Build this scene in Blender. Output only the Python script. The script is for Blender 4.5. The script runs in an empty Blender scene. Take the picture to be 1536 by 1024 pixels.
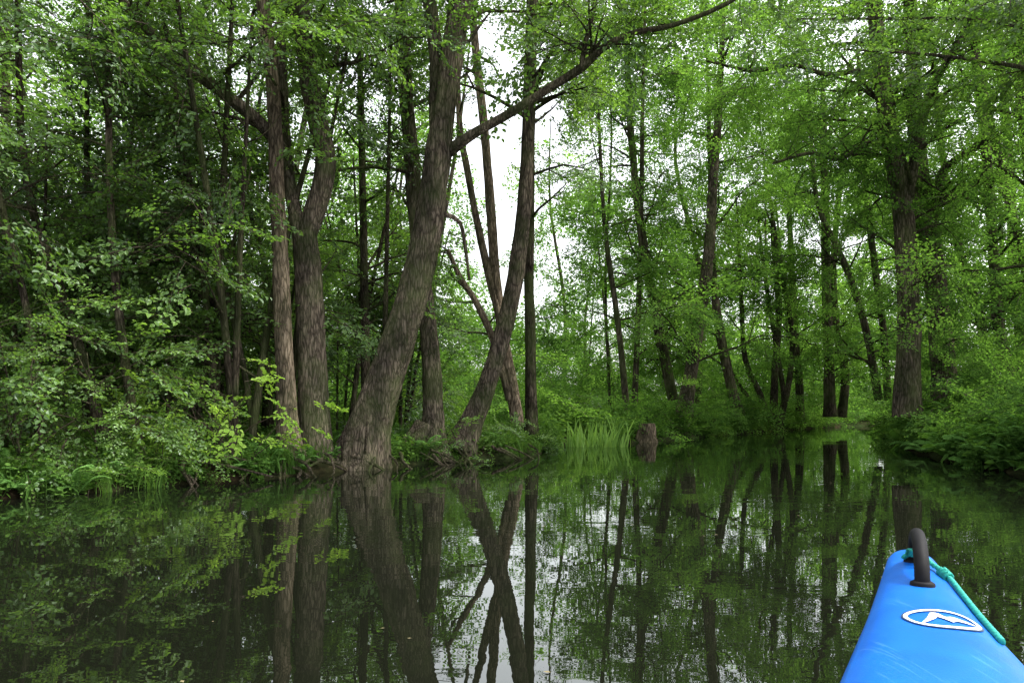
import bpy, math, random
import numpy as np
from mathutils import Vector, noise as mnoise

SEED = 7
rng = np.random.default_rng(SEED)
random.seed(SEED)
scene = bpy.context.scene
F = 1109.0      # photo focal length in photo pixels, used to turn photo measurements into metres
EYE = 0.9       # camera height over the water

def at(px, py, d):
    """photo measurement + real distance (m) -> world position"""
    return ((px - 768) / F * d, d, EYE + (610 - py) / F * d)

# ------------------------------------------------------------------ helpers
def link(ob, parent=None):
    scene.collection.objects.link(ob)
    if parent is not None:
        ob.parent = parent
    return ob

def empty(name, loc=(0, 0, 0)):
    e = bpy.data.objects.new(name, None)
    e.empty_display_size = 0.3
    scene.collection.objects.link(e)
    return e

class Buf:
    def __init__(s):
        s.v = []; s.f = []; s.n = 0
    def add(s, verts, faces):
        o = s.n
        s.v.append(np.asarray(verts, dtype=np.float64).reshape(-1, 3))
        s.f.extend([tuple(i + o for i in f) for f in faces])
        s.n += len(s.v[-1])
    def mesh(s, name, mat, smooth=False):
        me = bpy.data.meshes.new(name)
        v = np.concatenate(s.v) if s.v else np.zeros((0, 3))
        me.from_pydata(v.tolist(), [], s.f)
        if smooth:
            me.polygons.foreach_set('use_smooth', [True] * len(me.polygons))
        if mat: me.materials.append(mat)
        me.update()
        return me

def frame_axes(P):
    T = np.gradient(P, axis=0)
    T /= np.linalg.norm(T, axis=1)[:, None] + 1e-9
    m = np.abs(T.mean(0)); ref = np.zeros(3); ref[np.argmin(m)] = 1
    A = np.cross(T, ref); A /= np.linalg.norm(A, axis=1)[:, None] + 1e-9
    B = np.cross(T, A)
    return T, A, B

def tube(buf, P, R, k=6, cap=True, mod=None):
    P = np.asarray(P, float); R = np.asarray(R, float)
    T, A, B = frame_axes(P)
    th = np.linspace(0, 2 * math.pi, k, endpoint=False)
    c, s = np.cos(th), np.sin(th)
    rad = R[:, None] * np.ones(k)[None]
    if mod is not None: rad = rad * mod(P, th)
    V = P[:, None, :] + rad[..., None] * (A[:, None, :] * c[None, :, None] + B[:, None, :] * s[None, :, None])
    n = len(P); faces = []
    for i in range(n - 1):
        a = i * k; b = a + k
        for j in range(k):
            j2 = (j + 1) % k
            faces.append((a + j, a + j2, b + j2, b + j))
    if cap:
        faces.append(tuple(range(k))[::-1]); faces.append(tuple(range((n - 1) * k, n * k)))
    buf.add(V.reshape(-1, 3), faces)

def catmull(P, step):
    P = np.asarray(P, float)
    Q = np.vstack([2 * P[0] - P[1], P, 2 * P[-1] - P[-2]])
    out = []
    for i in range(1, len(Q) - 2):
        p0, p1, p2, p3 = Q[i - 1], Q[i], Q[i + 1], Q[i + 2]
        L = np.linalg.norm((p2 - p1)[:3]); m = max(2, int(L / step))
        for t in np.linspace(0, 1, m, endpoint=False):
            out.append(0.5 * ((2 * p1) + (-p0 + p2) * t + (2 * p0 - 5 * p1 + 4 * p2 - p3) * t * t + (-p0 + 3 * p1 - 3 * p2 + p3) * t ** 3))
    out.append(P[-1])
    return np.array(out)

# ------------------------------------------------------------------ materials
def newmat(name):
    m = bpy.data.materials.new(name); m.use_nodes = True
    nt = m.node_tree; nt.nodes.clear()
    out = nt.nodes.new('ShaderNodeOutputMaterial')
    return m, nt, out

def N(nt, t, **kw):
    n = nt.nodes.new(t)
    for k, v in kw.items():
        if hasattr(n, k): setattr(n, k, v)
        else: n.inputs[k].default_value = v
    return n

def ramp(nt, src, stops):
    r = nt.nodes.new('ShaderNodeValToRGB')
    e = r.color_ramp.elements
    while len(e) < len(stops): e.new(0.5)
    for i, (p, c) in enumerate(stops):
        e[i].position = p; e[i].color = (*c, 1)
    nt.links.new(src, r.inputs[0])
    return r

def leaf_mat(name, dark, mid, light, trans=0.4, tcol=None, gloss=0.0):
    m, nt, out = newmat(name); L = nt.links.new
    geo = N(nt, 'ShaderNodeNewGeometry'); oi = N(nt, 'ShaderNodeObjectInfo')
    no = N(nt, 'ShaderNodeTexNoise'); no.inputs['Scale'].default_value = 0.35; no.inputs['Detail'].default_value = 0
    L(geo.outputs['Position'], no.inputs['Vector'])
    a = N(nt, 'ShaderNodeMath', operation='MULTIPLY'); L(geo.outputs['Random Per Island'], a.inputs[0]); a.inputs[1].default_value = 0.42
    b = N(nt, 'ShaderNodeMath', operation='MULTIPLY_ADD'); L(oi.outputs['Random'], b.inputs[0]); b.inputs[1].default_value = 0.28; L(a.outputs[0], b.inputs[2])
    c = N(nt, 'ShaderNodeMath', operation='MULTIPLY_ADD'); L(no.outputs['Fac'], c.inputs[0]); c.inputs[1].default_value = 0.9; L(b.outputs[0], c.inputs[2])
    d = N(nt, 'ShaderNodeMath', operation='SUBTRACT'); L(c.outputs[0], d.inputs[0]); d.inputs[1].default_value = 0.28
    r = ramp(nt, d.outputs[0], [(0.1, dark), (0.5, mid), (0.92, light)])
    p = N(nt, 'ShaderNodeBsdfDiffuse'); L(r.outputs[0], p.inputs['Color']); surf = p.outputs[0]
    if gloss > 0:
        g = N(nt, 'ShaderNodeBsdfGlossy'); g.inputs['Roughness'].default_value = .42; g.inputs['Color'].default_value = (.9, .95, 1, 1)
        mg = N(nt, 'ShaderNodeMixShader'); mg.inputs[0].default_value = gloss; L(surf, mg.inputs[1]); L(g.outputs[0], mg.inputs[2]); surf = mg.outputs[0]
    tr = N(nt, 'ShaderNodeBsdfTranslucent')
    mx = N(nt, 'ShaderNodeMix', data_type='RGBA', blend_type='MULTIPLY'); mx.inputs[0].default_value = 1.0
    L(r.outputs[0], mx.inputs[6]); mx.inputs[7].default_value = (*(tcol or (1.85, 1.9, 0.9)), 1)
    L(mx.outputs[2], tr.inputs['Color'])
    ms = N(nt, 'ShaderNodeMixShader'); ms.inputs[0].default_value = trans
    L(surf, ms.inputs[1]); L(tr.outputs[0], ms.inputs[2]); L(ms.outputs[0], out.inputs[0])
    return m

def bark_mat(name, c0, c1, c2, moss=0.35, scale=1.0, bump=0.8):
    m, nt, out = newmat(name); L = nt.links.new
    tc = N(nt, 'ShaderNodeTexCoord')
    mp = N(nt, 'ShaderNodeMapping'); mp.inputs['Scale'].default_value = (20 * scale, 20 * scale, 3.6 * scale)
    L(tc.outputs['Object'], mp.inputs[0])
    n1 = N(nt, 'ShaderNodeTexNoise'); n1.inputs['Scale'].default_value = 1.0; n1.inputs['Detail'].default_value = 6; n1.inputs['Roughness'].default_value = 0.62
    L(mp.outputs[0], n1.inputs['Vector'])
    vo = N(nt, 'ShaderNodeTexVoronoi', feature='DISTANCE_TO_EDGE'); vo.inputs['Scale'].default_value = 1.3
    ad = N(nt, 'ShaderNodeVectorMath', operation='MULTIPLY_ADD'); L(n1.outputs['Color'], ad.inputs[0]); ad.inputs[1].default_value = (1.3, 1.3, 1.3); L(mp.outputs[0], ad.inputs[2])
    L(ad.outputs[0], vo.inputs['Vector'])
    vr = ramp(nt, vo.outputs['Distance'], [(0.0, (0.2, 0.2, 0.2)), (0.22, (1, 1, 1))])
    h = N(nt, 'ShaderNodeMath', operation='MULTIPLY'); L(n1.outputs['Fac'], h.inputs[0]); L(vr.outputs[0], h.inputs[1])
    h2 = N(nt, 'ShaderNodeMath', operation='MULTIPLY_ADD'); L(n1.outputs['Fac'], h2.inputs[0]); h2.inputs[1].default_value = 0.4; L(h.outputs[0], h2.inputs[2])
    col = ramp(nt, h2.outputs[0], [(0.25, c0), (0.62, c1), (1.0, c2)])
    n2 = N(nt, 'ShaderNodeTexNoise'); n2.inputs['Scale'].default_value = 1.6; n2.inputs['Detail'].default_value = 6; n2.inputs['Roughness'].default_value = .65
    L(tc.outputs['Object'], n2.inputs['Vector'])
    mr = ramp(nt, n2.outputs['Fac'], [(0.42, (0, 0, 0)), (0.62, (moss, moss, moss))])
    mx = N(nt, 'ShaderNodeMix', data_type='RGBA'); L(mr.outputs[0], mx.inputs[0]); L(col.outputs[0], mx.inputs[6]); mx.inputs[7].default_value = (0.06, 0.085, 0.028, 1)
    n3 = N(nt, 'ShaderNodeTexNoise'); n3.inputs['Scale'].default_value = 3.1; n3.inputs['Detail'].default_value = 5
    mp3 = N(nt, 'ShaderNodeMapping'); mp3.inputs['Location'].default_value = (5, 3, 1); mp3.inputs['Scale'].default_value = (1, 1, 0.45); L(tc.outputs['Object'], mp3.inputs[0]); L(mp3.outputs[0], n3.inputs['Vector'])
    lr = ramp(nt, n3.outputs['Fac'], [(0.35, (0.55, 0.55, 0.55)), (0.7, (1.45, 1.4, 1.32))])
    m3 = N(nt, 'ShaderNodeMix', data_type='RGBA', blend_type='MULTIPLY'); m3.inputs[0].default_value = 1; L(mx.outputs[2], m3.inputs[6]); L(lr.outputs[0], m3.inputs[7])
    p = N(nt, 'ShaderNodeBsdfDiffuse'); L(m3.outputs[2], p.inputs['Color']); p.inputs['Roughness'].default_value = 0.8
    bp = N(nt, 'ShaderNodeBump'); bp.inputs['Strength'].default_value = bump; bp.inputs['Distance'].default_value = 0.04
    L(h2.outputs[0], bp.inputs['Height']); L(bp.outputs[0], p.inputs['Normal'])
    L(p.outputs[0], out.inputs[0])
    return m

def simple_mat(name, col, rough=0.5, spec=0.5, var=0.0, vscale=20):
    m, nt, out = newmat(name); L = nt.links.new
    p = N(nt, 'ShaderNodeBsdfPrincipled'); p.inputs['Roughness'].default_value = rough; p.inputs['Specular IOR Level'].default_value = spec
    tc = N(nt, 'ShaderNodeTexCoord'); no = N(nt, 'ShaderNodeTexNoise'); no.inputs['Scale'].default_value = vscale; no.inputs['Detail'].default_value = 4
    L(tc.outputs['Object'], no.inputs['Vector'])
    r = ramp(nt, no.outputs['Fac'], [(0.3, tuple(c * (1 - var) for c in col)), (0.7, tuple(min(1, c * (1 + var)) for c in col))])
    L(r.outputs[0], p.inputs['Base Color']); L(p.outputs[0], out.inputs[0])
    return m

M_leaf_near = leaf_mat('leaf_alder', (0.030, 0.060, 0.013), (0.070, 0.140, 0.028), (0.145, 0.25, 0.050), 0.45, gloss=.05)
M_leaf_far = leaf_mat('leaf_forest', (0.036, 0.078, 0.019), (0.080, 0.165, 0.038), (0.165, 0.29, 0.072), 0.5)
M_leaf_bright = leaf_mat('leaf_young', (0.11, 0.20, 0.03), (0.18, 0.30, 0.05), (0.27, 0.41, 0.09), 0.45)
M_herb = leaf_mat('leaf_herb', (0.024, 0.056, 0.012), (0.054, 0.115, 0.024), (0.11, 0.20, 0.04), 0.35)
M_fern = leaf_mat('leaf_fern', (0.05, 0.12, 0.025), (0.09, 0.19, 0.045), (0.15, 0.28, 0.08), 0.35)
M_reed = leaf_mat('leaf_reed', (0.05, 0.11, 0.025), (0.10, 0.20, 0.045), (0.18, 0.30, 0.08), 0.3)
M_bark = bark_mat('bark_alder', (0.026, 0.022, 0.017), (0.110, 0.092, 0.072), (0.24, 0.20, 0.16), 0.55)
M_bark_red = bark_mat('bark_brown', (0.045, 0.036, 0.027), (0.19, 0.15, 0.112), (0.35, 0.285, 0.22), 0.3, 0.9)
M_bark_dark = bark_mat('bark_dark', (0.014, 0.012, 0.009), (0.062, 0.052, 0.040), (0.13, 0.11, 0.087), 0.6, 1.0)
M_bark_far = bark_mat('bark_far', (0.024, 0.020, 0.015), (0.088, 0.074, 0.056), (0.165, 0.14, 0.108), 0.75, 0.5)
M_twig = simple_mat('twig', (0.04, 0.03, 0.02), 0.85, 0.2, 0.4)

# ------------------------------------------------------------------ foliage sprays (source meshes, instanced)
def leaf_quads(buf, p, d, n, l, w, fold=0.15, simple=False):
    d = d / np.linalg.norm(d); s = np.cross(n, d); s /= np.linalg.norm(s) + 1e-9; n2 = np.cross(d, s)
    if simple:
        m = p + d * l * 0.45
        buf.add([p, m + s * w / 2 + n2 * fold * w, p + d * l, m - s * w / 2 + n2 * fold * w], [(0, 1, 2, 3)])
    else:
        tip = p + d * l - n2 * 0.12 * l
        buf.add([p, p + d * l * .28 + s * w * .46 + n2 * fold * w, p + d * l * .68 + s * w * .40 + n2 * fold * w, tip,
                 p + d * l * .68 - s * w * .40 + n2 * fold * w, p + d * l * .28 - s * w * .46 + n2 * fold * w],
                [(0, 1, 2, 3), (0, 3, 4, 5)])

def rv(r, s=1.0): return r.normal(0, s, 3)

def make_spray(name, r, L, nt, nl, ll, mat, simple, droop=0.25, twig=True):
    buf = Buf(); tb = Buf()
    def ax(t): return np.array([L * t, 0.06 * L * math.sin(3 * t + ph), -droop * L * t * t])
    ph = r.uniform(0, 6)
    P = np.array([ax(t) for t in np.linspace(0, 1, 5)])
    if twig: tube(tb, P, np.linspace(0.006, 0.002, 5) * (1.0 if not simple else 2.2), 3, False)
    for i in range(nt):
        t = 0.12 + 0.88 * (i + r.uniform(0, .8)) / nt
        side = 1 if i % 2 else -1
        ang = math.radians(r.uniform(30, 65)) * side
        if i == nt - 1: ang *= 0.2
        tl = L * r.uniform(0.28, 0.5) * (1.1 - 0.5 * t)
        d = np.array([math.cos(ang), math.sin(ang), r.uniform(-0.3, 0.35)]); d /= np.linalg.norm(d)
        p0 = ax(t)
        if twig and not simple: tube(tb, np.array([p0, p0 + d * tl + np.array([0, 0, -0.1 * tl])]), [0.003, 0.0012], 3, False)
        for j in range(nl):
            u = (j + r.uniform(0.2, 1)) / nl
            p = p0 + d * tl * u + np.array([0, 0, -0.1 * tl * u * u]) + rv(r, 0.012 if not simple else 0.035 * L)
            a = ang + math.radians(r.uniform(25, 75)) * (1 if j % 2 else -1)
            dd = np.array([math.cos(a), math.sin(a), r.uniform(-0.55, 0.15)])
            nn = np.array([0, 0, 1.0]) + rv(r, 0.45)
            l = ll * r.uniform(0.6, 1.15)
            leaf_quads(buf, p, dd, nn, l, l * r.uniform(.62, .82), r.uniform(0.03, .18), simple)
    me = buf.mesh(name, mat)
    if twig:
        o = buf.n
        k = len(buf.f)
        for V in tb.v: buf.v.append(V)
        buf.f.extend([tuple(i + o for i in f) for f in tb.f])
        me = buf.mesh(name, mat); me.materials.append(M_twig)
        idx = [0] * k + [1] * (len(buf.f) - k); me.polygons.foreach_set('material_index', idx)
    return me

def make_coll(name, meshes):
    c = bpy.data.collections.new(name)      # not linked to the scene, only instanced
    for i, me in enumerate(meshes):
        c.objects.link(bpy.data.objects.new(me.name, me))
    return c

r0 = np.random.default_rng(3)
C_near = make_coll('leaf_sprays', [make_spray('spray_n%d' % i, r0, 0.85, 13, 7, 0.068, M_leaf_near, False) for i in range(5)])
C_bright = make_coll('young_sprays', [make_spray('spray_b%d' % i, r0, 0.6, 7, 5, 0.10, M_leaf_bright, False) for i in range(3)])
C_mid = make_coll('mid_sprays', [make_spray('spray_m%d' % i, r0, 1.7, 17, 11, 0.106, M_leaf_far, True) for i in range(5)])
C_far = make_coll('far_sprays', [make_spray('spray_f%d' % i, r0, 3.0, 18, 12, 0.19, M_leaf_far, True, twig=False) for i in range(5)])

def make_herb(name, r):
    buf = Buf()
    for k in range(8):
        a = r.uniform(0, 6.28); h = r.uniform(0.25, 0.6); lean = r.uniform(0.0, 0.45)
        base = np.array([r.normal(0, .1), r.normal(0, .1), 0]); top = base + np.array([math.cos(a) * lean * h, math.sin(a) * lean * h, h])
        tube(buf, np.array([base, top]), [0.004, 0.002], 3, False)
        for j in range(8):
            u = 0.25 + 0.75 * j / 7; b = a + j * 2.4
            p = base + (top - base) * u
            l = r.uniform(0.07, 0.13) * (1.15 - 0.4 * u)
            leaf_quads(buf, p, np.array([math.cos(b), math.sin(b), r.uniform(-.3, .4)]), np.array([0, 0, 1.]) + rv(r, .3), l, l * .6, .1)
    return buf.mesh(name, M_herb)

def make_grass(name, r, n=30, h=0.5, w=0.007, mat=None, bend=0.6, spread=.06):
    buf = Buf()
    for k in range(n):
        a = r.uniform(0, 6.28); hh = h * r.uniform(.4, 1.1); be = bend * r.uniform(.3, 1.2)
        b = np.array([r.normal(0, spread), r.normal(0, spread), 0]); d = np.array([math.cos(a), math.sin(a), 0]); s = np.array([-d[1], d[0], 0])
        V = []; m = 6
        for i in range(m):
            t = i / (m - 1); p = b + d * be * hh * t * t + np.array([0, 0, hh * (t - 0.35 * be * t ** 3)]); ww = w * (1 - t ** 2) + 0.0008
            V += [p - s * ww, p + s * ww]
        buf.add(V, [(2 * i, 2 * i + 1, 2 * i + 3, 2 * i + 2) for i in range(m - 1)])
    return buf.mesh(name, mat or M_herb)

def make_fern(name, r):
    buf = Buf()
    for k in range(10):
        a = 2 * math.pi * k / 10 + r.uniform(-.3, .3); d = np.array([math.cos(a), math.sin(a), 0]); s = np.array([-d[1], d[0], 0])
        Lf = r.uniform(.5, .8); el = r.uniform(.9, 1.4)
        def fp(t): return d * Lf * (t * 0.62) + np.array([0, 0, Lf * (el * t - 0.75 * t * t)])
        P = np.array([fp(t) for t in np.linspace(0, 1, 7)])
        tube(buf, P, np.linspace(.005, .0015, 7), 3, False)
        for i in range(24):
            t = 0.12 + 0.88 * i / 24; p = fp(t); l = 0.15 * math.sin(math.pi * (0.12 + 0.85 * t)) ** 0.8 + 0.01
            for sg in (1, -1):
                leaf_quads(buf, p, s * sg + d * .3 + np.array([0, 0, -.25]), np.array([0, 0, 1.]) + d * .4 + rv(r, .15), l, 0.034, .05, True)
    return buf.mesh(name, M_fern)

C_herb = make_coll('herbs', [make_herb('herb%d' % i, r0) for i in range(4)])
C_grass = make_coll('grass_tufts', [make_grass('tuft%d' % i, r0) for i in range(3)])
C_fern = make_coll('fern_fronds', [make_fern('frond%d' % i, r0) for i in range(3)])
C_reed = make_coll('reed_blades', [make_grass('reed%d' % i, r0, 10, 1.0, 0.02, M_reed, 0.4, .12) for i in range(4)])

_groups = {}
def instancer(coll):
    if coll.name in _groups: return _groups[coll.name]
    g = bpy.data.node_groups.new('scatter_' + coll.name, 'GeometryNodeTree')
    g.interface.new_socket('Geometry', in_out='INPUT', socket_type='NodeSocketGeometry')
    g.interface.new_socket('Geometry', in_out='OUTPUT', socket_type='NodeSocketGeometry')
    gi = g.nodes.new('NodeGroupInput'); go = g.nodes.new('NodeGroupOutput')
    ci = g.nodes.new('GeometryNodeCollectionInfo'); ci.inputs['Collection'].default_value = coll
    ci.inputs['Separate Children'].default_value = True; ci.inputs['Reset Children'].default_value = True
    ip = g.nodes.new('GeometryNodeInstanceOnPoints'); ip.inputs['Pick Instance'].default_value = True
    na = g.nodes.new('GeometryNodeInputNamedAttribute'); na.data_type = 'FLOAT_VECTOR'; na.inputs['Name'].default_value = 'rot'
    er = g.nodes.new('FunctionNodeEulerToRotation')
    ns = g.nodes.new('GeometryNodeInputNamedAttribute'); ns.data_type = 'FLOAT'; ns.inputs['Name'].default_value = 'scl'
    ri = g.nodes.new('FunctionNodeRandomValue'); ri.data_type = 'INT'
    for s in ri.inputs:
        if s.name == 'Max' and s.type == 'INT': s.default_value = 50
    L = g.links.new
    L(gi.outputs[0], ip.inputs['Points']); L(ci.outputs[0], ip.inputs['Instance'])
    L(na.outputs['Attribute'], er.inputs[0]); L(er.outputs[0], ip.inputs['Rotation']); L(ns.outputs['Attribute'], ip.inputs['Scale'])
    ro = [o for o in ri.outputs if o.type == 'INT'][0]
    L(ro, ip.inputs['Instance Index']); L(ip.outputs[0], go.inputs[0])
    _groups[coll.name] = g
    return g

NINST = 0
def scatter(name, pts, rots, scl, coll, parent=None):
    global NINST
    if len(pts) == 0: return None
    NINST += len(pts)
    me = bpy.data.meshes.new(name); me.from_pydata(np.asarray(pts).tolist(), [], [])
    a = me.attributes.new('rot', 'FLOAT_VECTOR', 'POINT'); a.data.foreach_set('vector', np.asarray(rots, np.float32).ravel())
    b = me.attributes.new('scl', 'FLOAT', 'POINT'); b.data.foreach_set('value', np.asarray(scl, np.float32).ravel())
    ob = bpy.data.objects.new(name, me); link(ob, parent)
    md = ob.modifiers.new('scatter', 'NODES'); md.node_group = instancer(coll)
    return ob

# ------------------------------------------------------------------ river outline and terrain
RIVER = np.array([(-14, -16), (10, -16), (8.2, 0), (7.0, 6), (6.7, 9.5), (6.9, 11.1), (7.9, 14.3), (10.5, 21), (14, 27), (22, 31), (45, 33),
                  (45, 38), (24, 37.5), (15.5, 34), (10.6, 28.5), (7.2, 24), (4.2, 20), (2.7, 17.8), (1.7, 18.6), (1.0, 18.2), (0.8, 15.5), (0.35, 13.3),
                  (-0.4, 12.6), (-1.6, 11.5), (-2.4, 10.5), (-3.1, 9.3), (-4.7, 7.3), (-6.5, 6.4), (-9, 5.4), (-14, 4.2)], float)

def river_sd(X, Y):
    """signed distance, negative inside the river"""
    X = np.asarray(X, float); Y = np.asarray(Y, float)
    d = np.full(X.shape, 1e9); inside = np.zeros(X.shape, bool)
    n = len(RIVER)
    for i in range(n):
        ax, ay = RIVER[i]; bx, by = RIVER[(i + 1) % n]
        ex, ey = bx - ax, by - ay
        t = np.clip(((X - ax) * ex + (Y - ay) * ey) / (ex * ex + ey * ey), 0, 1)
        d = np.minimum(d, np.hypot(X - ax - t * ex, Y - ay - t * ey))
        cond = ((ay > Y) != (by > Y)) & (X < (bx - ax) * (Y - ay) / (by - ay + 1e-12) + ax)
        inside ^= cond
    return np.where(inside, -d, d)

def wob(X, Y):
    return (np.sin(X * 1.7 + 1.3 * np.sin(Y * .9)) * np.sin(Y * 1.9 + 1.1 * np.sin(X * 1.3)) * .5
            + .3 * np.sin(X * 4.1 + Y * 2.3) * np.sin(Y * 4.7 - X * 1.1) + .2 * np.sin(X * 9.3 + 2 * np.sin(Y * 7)) * np.sin(Y * 8.1))

def ground_z(X, Y):
    X = np.asarray(X, float); Y = np.asarray(Y, float)
    w = wob(X, Y)
    sd = river_sd(X, Y) + 0.16 * w
    far = np.exp(-((np.hypot(X, Y) / 90) ** 2))
    land = 0.15 * np.clip(sd / 0.45, 0, 1) ** 0.8 + 0.09 * (w + .6) * np.clip(sd / 1.0, 0, 1) * far + 0.02 * np.clip(sd, 0, 15)
    right = np.clip((X - 6.3) / 3, 0, 1) * np.clip((34 - Y) / 10, 0, 1) * np.where(Y < 30, 1, 0)
    land = land + right * 0.75 * np.clip(sd / 2.5, 0, 1)
    bed = -0.9 * np.clip(-sd / 1.2, 0, 1) ** 0.7
    return np.where(sd > 0, land + 0.005, bed)

def axis_coords(lo, hi, fine, far):
    a = list(np.arange(lo, hi + 1e-6, fine)); s = fine
    x = hi
    while x < far: s *= 1.35; x += s; a.append(x)
    x = lo; s = fine; pre = []
    while x > -far: s *= 1.35; x -= s; pre.append(x)
    return np.array(pre[::-1] + a)

gx = axis_coords(-14, 18, 0.16, 900); gy = axis_coords(-2, 40, 0.16, 900)
GX, GY = np.meshgrid(gx, gy)
GZ = ground_z(GX, GY)
nx, ny = len(gx), len(gy)
me = bpy.data.meshes.new('ground')
V = np.stack([GX.ravel(), GY.ravel(), GZ.ravel()], 1)
ii = (np.arange(ny - 1)[:, None] * nx + np.arange(nx - 1)[None]).ravel()
Fq = np.stack([ii, ii + 1, ii + nx + 1, ii + nx], 1)
me.from_pydata(V.tolist(), [], Fq.tolist()); me.polygons.foreach_set('use_smooth', [True] * len(me.polygons))
gm, nt, out = newmat('forest_soil'); Lk = nt.links.new
tc = N(nt, 'ShaderNodeTexCoord')
n1 = N(nt, 'ShaderNodeTexNoise'); n1.inputs['Scale'].default_value = 7; n1.inputs['Detail'].default_value = 8; Lk(tc.outputs['Object'], n1.inputs['Vector'])
n2 = N(nt, 'ShaderNodeTexNoise'); n2.inputs['Scale'].default_value = 0.6; n2.inputs['Detail'].default_value = 5; Lk(tc.outputs['Object'], n2.inputs['Vector'])
r1 = ramp(nt, n1.outputs['Fac'], [(0.3, (0.006, 0.005, 0.003)), (0.55, (0.02, 0.015, 0.009)), (0.75, (0.045, 0.033, 0.018))])
r2 = ramp(nt, n2.outputs['Fac'], [(0.4, (0, 0, 0)), (0.6, (0.75, 0.75, 0.75))])
mx = N(nt, 'ShaderNodeMix', data_type='RGBA'); Lk(r2.outputs[0], mx.inputs[0]); Lk(r1.outputs[0], mx.inputs[6]); mx.inputs[7].default_value = (0.022, 0.036, 0.012, 1)
p = N(nt, 'ShaderNodeBsdfDiffuse'); Lk(mx.outputs[2], p.inputs['Color'])
bp = N(nt, 'ShaderNodeBump'); bp.inputs['Strength'].default_value = 0.8; bp.inputs['Distance'].default_value = 0.06; Lk(n1.outputs['Fac'], bp.inputs['Height']); Lk(bp.outputs[0], p.inputs['Normal'])
Lk(p.outputs[0], out.inputs[0])
me.materials.append(gm)
link(bpy.data.objects.new('ground', me))

# water
wm, nt, out = newmat('river_water'); Lk = nt.links.new
tc = N(nt, 'ShaderNodeTexCoord')
mp = N(nt, 'ShaderNodeMapping'); mp.inputs['Scale'].default_value = (1.0, 1.7, 1); mp.inputs['Rotation'].default_value = (0, 0, 0.3); Lk(tc.outputs['Object'], mp.inputs[0])
w1 = N(nt, 'ShaderNodeTexNoise'); w1.inputs['Scale'].default_value = 2.2; w1.inputs['Detail'].default_value = 3; w1.inputs['Roughness'].default_value = 0.45; Lk(mp.outputs[0], w1.inputs['Vector'])
w2 = N(nt, 'ShaderNodeTexNoise'); w2.inputs['Scale'].default_value = 0.3; w2.inputs['Detail'].default_value = 2; Lk(mp.outputs[0], w2.inputs['Vector'])
wr = ramp(nt, w2.outputs['Fac'], [(0.4, (0.15, 0.15, 0.15)), (0.65, (1, 1, 1))])
wmul = N(nt, 'ShaderNodeMath', operation='MULTIPLY'); Lk(w1.outputs['Fac'], wmul.inputs[0]); Lk(wr.outputs[0], wmul.inputs[1])
bp = N(nt, 'ShaderNodeBump'); bp.inputs['Strength'].default_value = 0.06; bp.inputs['Distance'].default_value = 0.05; Lk(wmul.outputs[0], bp.inputs['Height'])
fr = N(nt, 'ShaderNodeFresnel'); fr.inputs['IOR'].default_value = 1.8; Lk(bp.outputs[0], fr.inputs['Normal'])
df = N(nt, 'ShaderNodeBsdfDiffuse'); df.inputs['Color'].default_value = (0.005, 0.006, 0.0035, 1)
gl = N(nt, 'ShaderNodeBsdfGlossy'); gl.inputs['Roughness'].default_value = 0.0; gl.inputs['Color'].default_value = (0.97, 1, 0.97, 1); Lk(bp.outputs[0], gl.inputs['Normal'])
ms = N(nt, 'ShaderNodeMixShader'); Lk(fr.outputs[0], ms.inputs[0]); Lk(df.outputs[0], ms.inputs[1]); Lk(gl.outputs[0], ms.inputs[2]); Lk(ms.outputs[0], out.inputs[0])
me = bpy.data.meshes.new('river_water'); me.from_pydata([(-60, -40, 0), (60, -40, 0), (60, 60, 0), (-60, 60, 0)], [], [(0, 1, 2, 3)]); me.materials.append(wm)
link(bpy.data.objects.new('river_water', me))

# ------------------------------------------------------------------ trees
def barkmod(seed, amp=0.10, z0=0.0, flare=0.0, ph=0.0):
    def f(P, th):
        out = np.ones((len(P), len(th)))
        for i, p in enumerate(P):
            h = p[2] - z0
            fl = flare * math.exp(-max(h, 0) / 0.28)
            for j, t in enumerate(th):
                v = Vector((math.cos(t) * 1.6 + seed, math.sin(t) * 1.6, h * 1.1))
                out[i, j] = 1 + amp * mnoise.noise(v) + amp * 0.5 * mnoise.noise(v * 3.1) + fl * (0.45 + 0.75 * abs(math.sin(2.5 * t + ph)) ** 1.5)
        return out
    return f

def stem_world(spec, d0, d1=None, top=11.0, wscale=1.0):
    """spec: list of (px,py,width px) measured on the photo, d0..d1 real distances of foot and top"""
    d1 = d0 if d1 is None else d1
    out = []
    for i, (px, py, w) in enumerate(spec):
        d = d0 + (d1 - d0) * i / max(1, len(spec) - 1)
        x, y, z = at(px, py, d); out.append((x, y, z, w * wscale / 2 / F * d))
    out = np.array(out)
    if top is not None and out[-1, 2] < top:
        dirv = (out[-1, :3] - out[-2, :3]); dirv /= np.linalg.norm(dirv); dirv = dirv * .75 + np.array([0, 0, .25]); dirv /= np.linalg.norm(dirv)
        rem = (top - out[-1, 2]) / max(dirv[2], 0.3); r = out[-1, 3]
        out = np.vstack([out, [*(out[-1, :3] + dirv * rem * .5), r * .65], [*(out[-1, :3] + dirv * rem), r * .2]])
    return out

rgap = np.random.default_rng(55)
def gap(p):
    """canopy opening over the side arm of the river behind the left bank trees"""
    x, y, z = p
    b = x / max(y, 1)
    if y < 9.5 or z < 0.9 + 0.14 * y: return False
    wdt = .010 * math.sin(z * 1.3 + y)
    if not (-0.080 + wdt < b < 0.022 + wdt): return False
    return z < .9 + .42 * y or rgap.random() < .6

rcull = np.random.default_rng(99)
def high(p):
    """keep the crown tops thin, far above anything seen from the river"""
    return p[2] > 1.6 + 0.58 * p[1] and rcull.random() < .8

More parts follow.
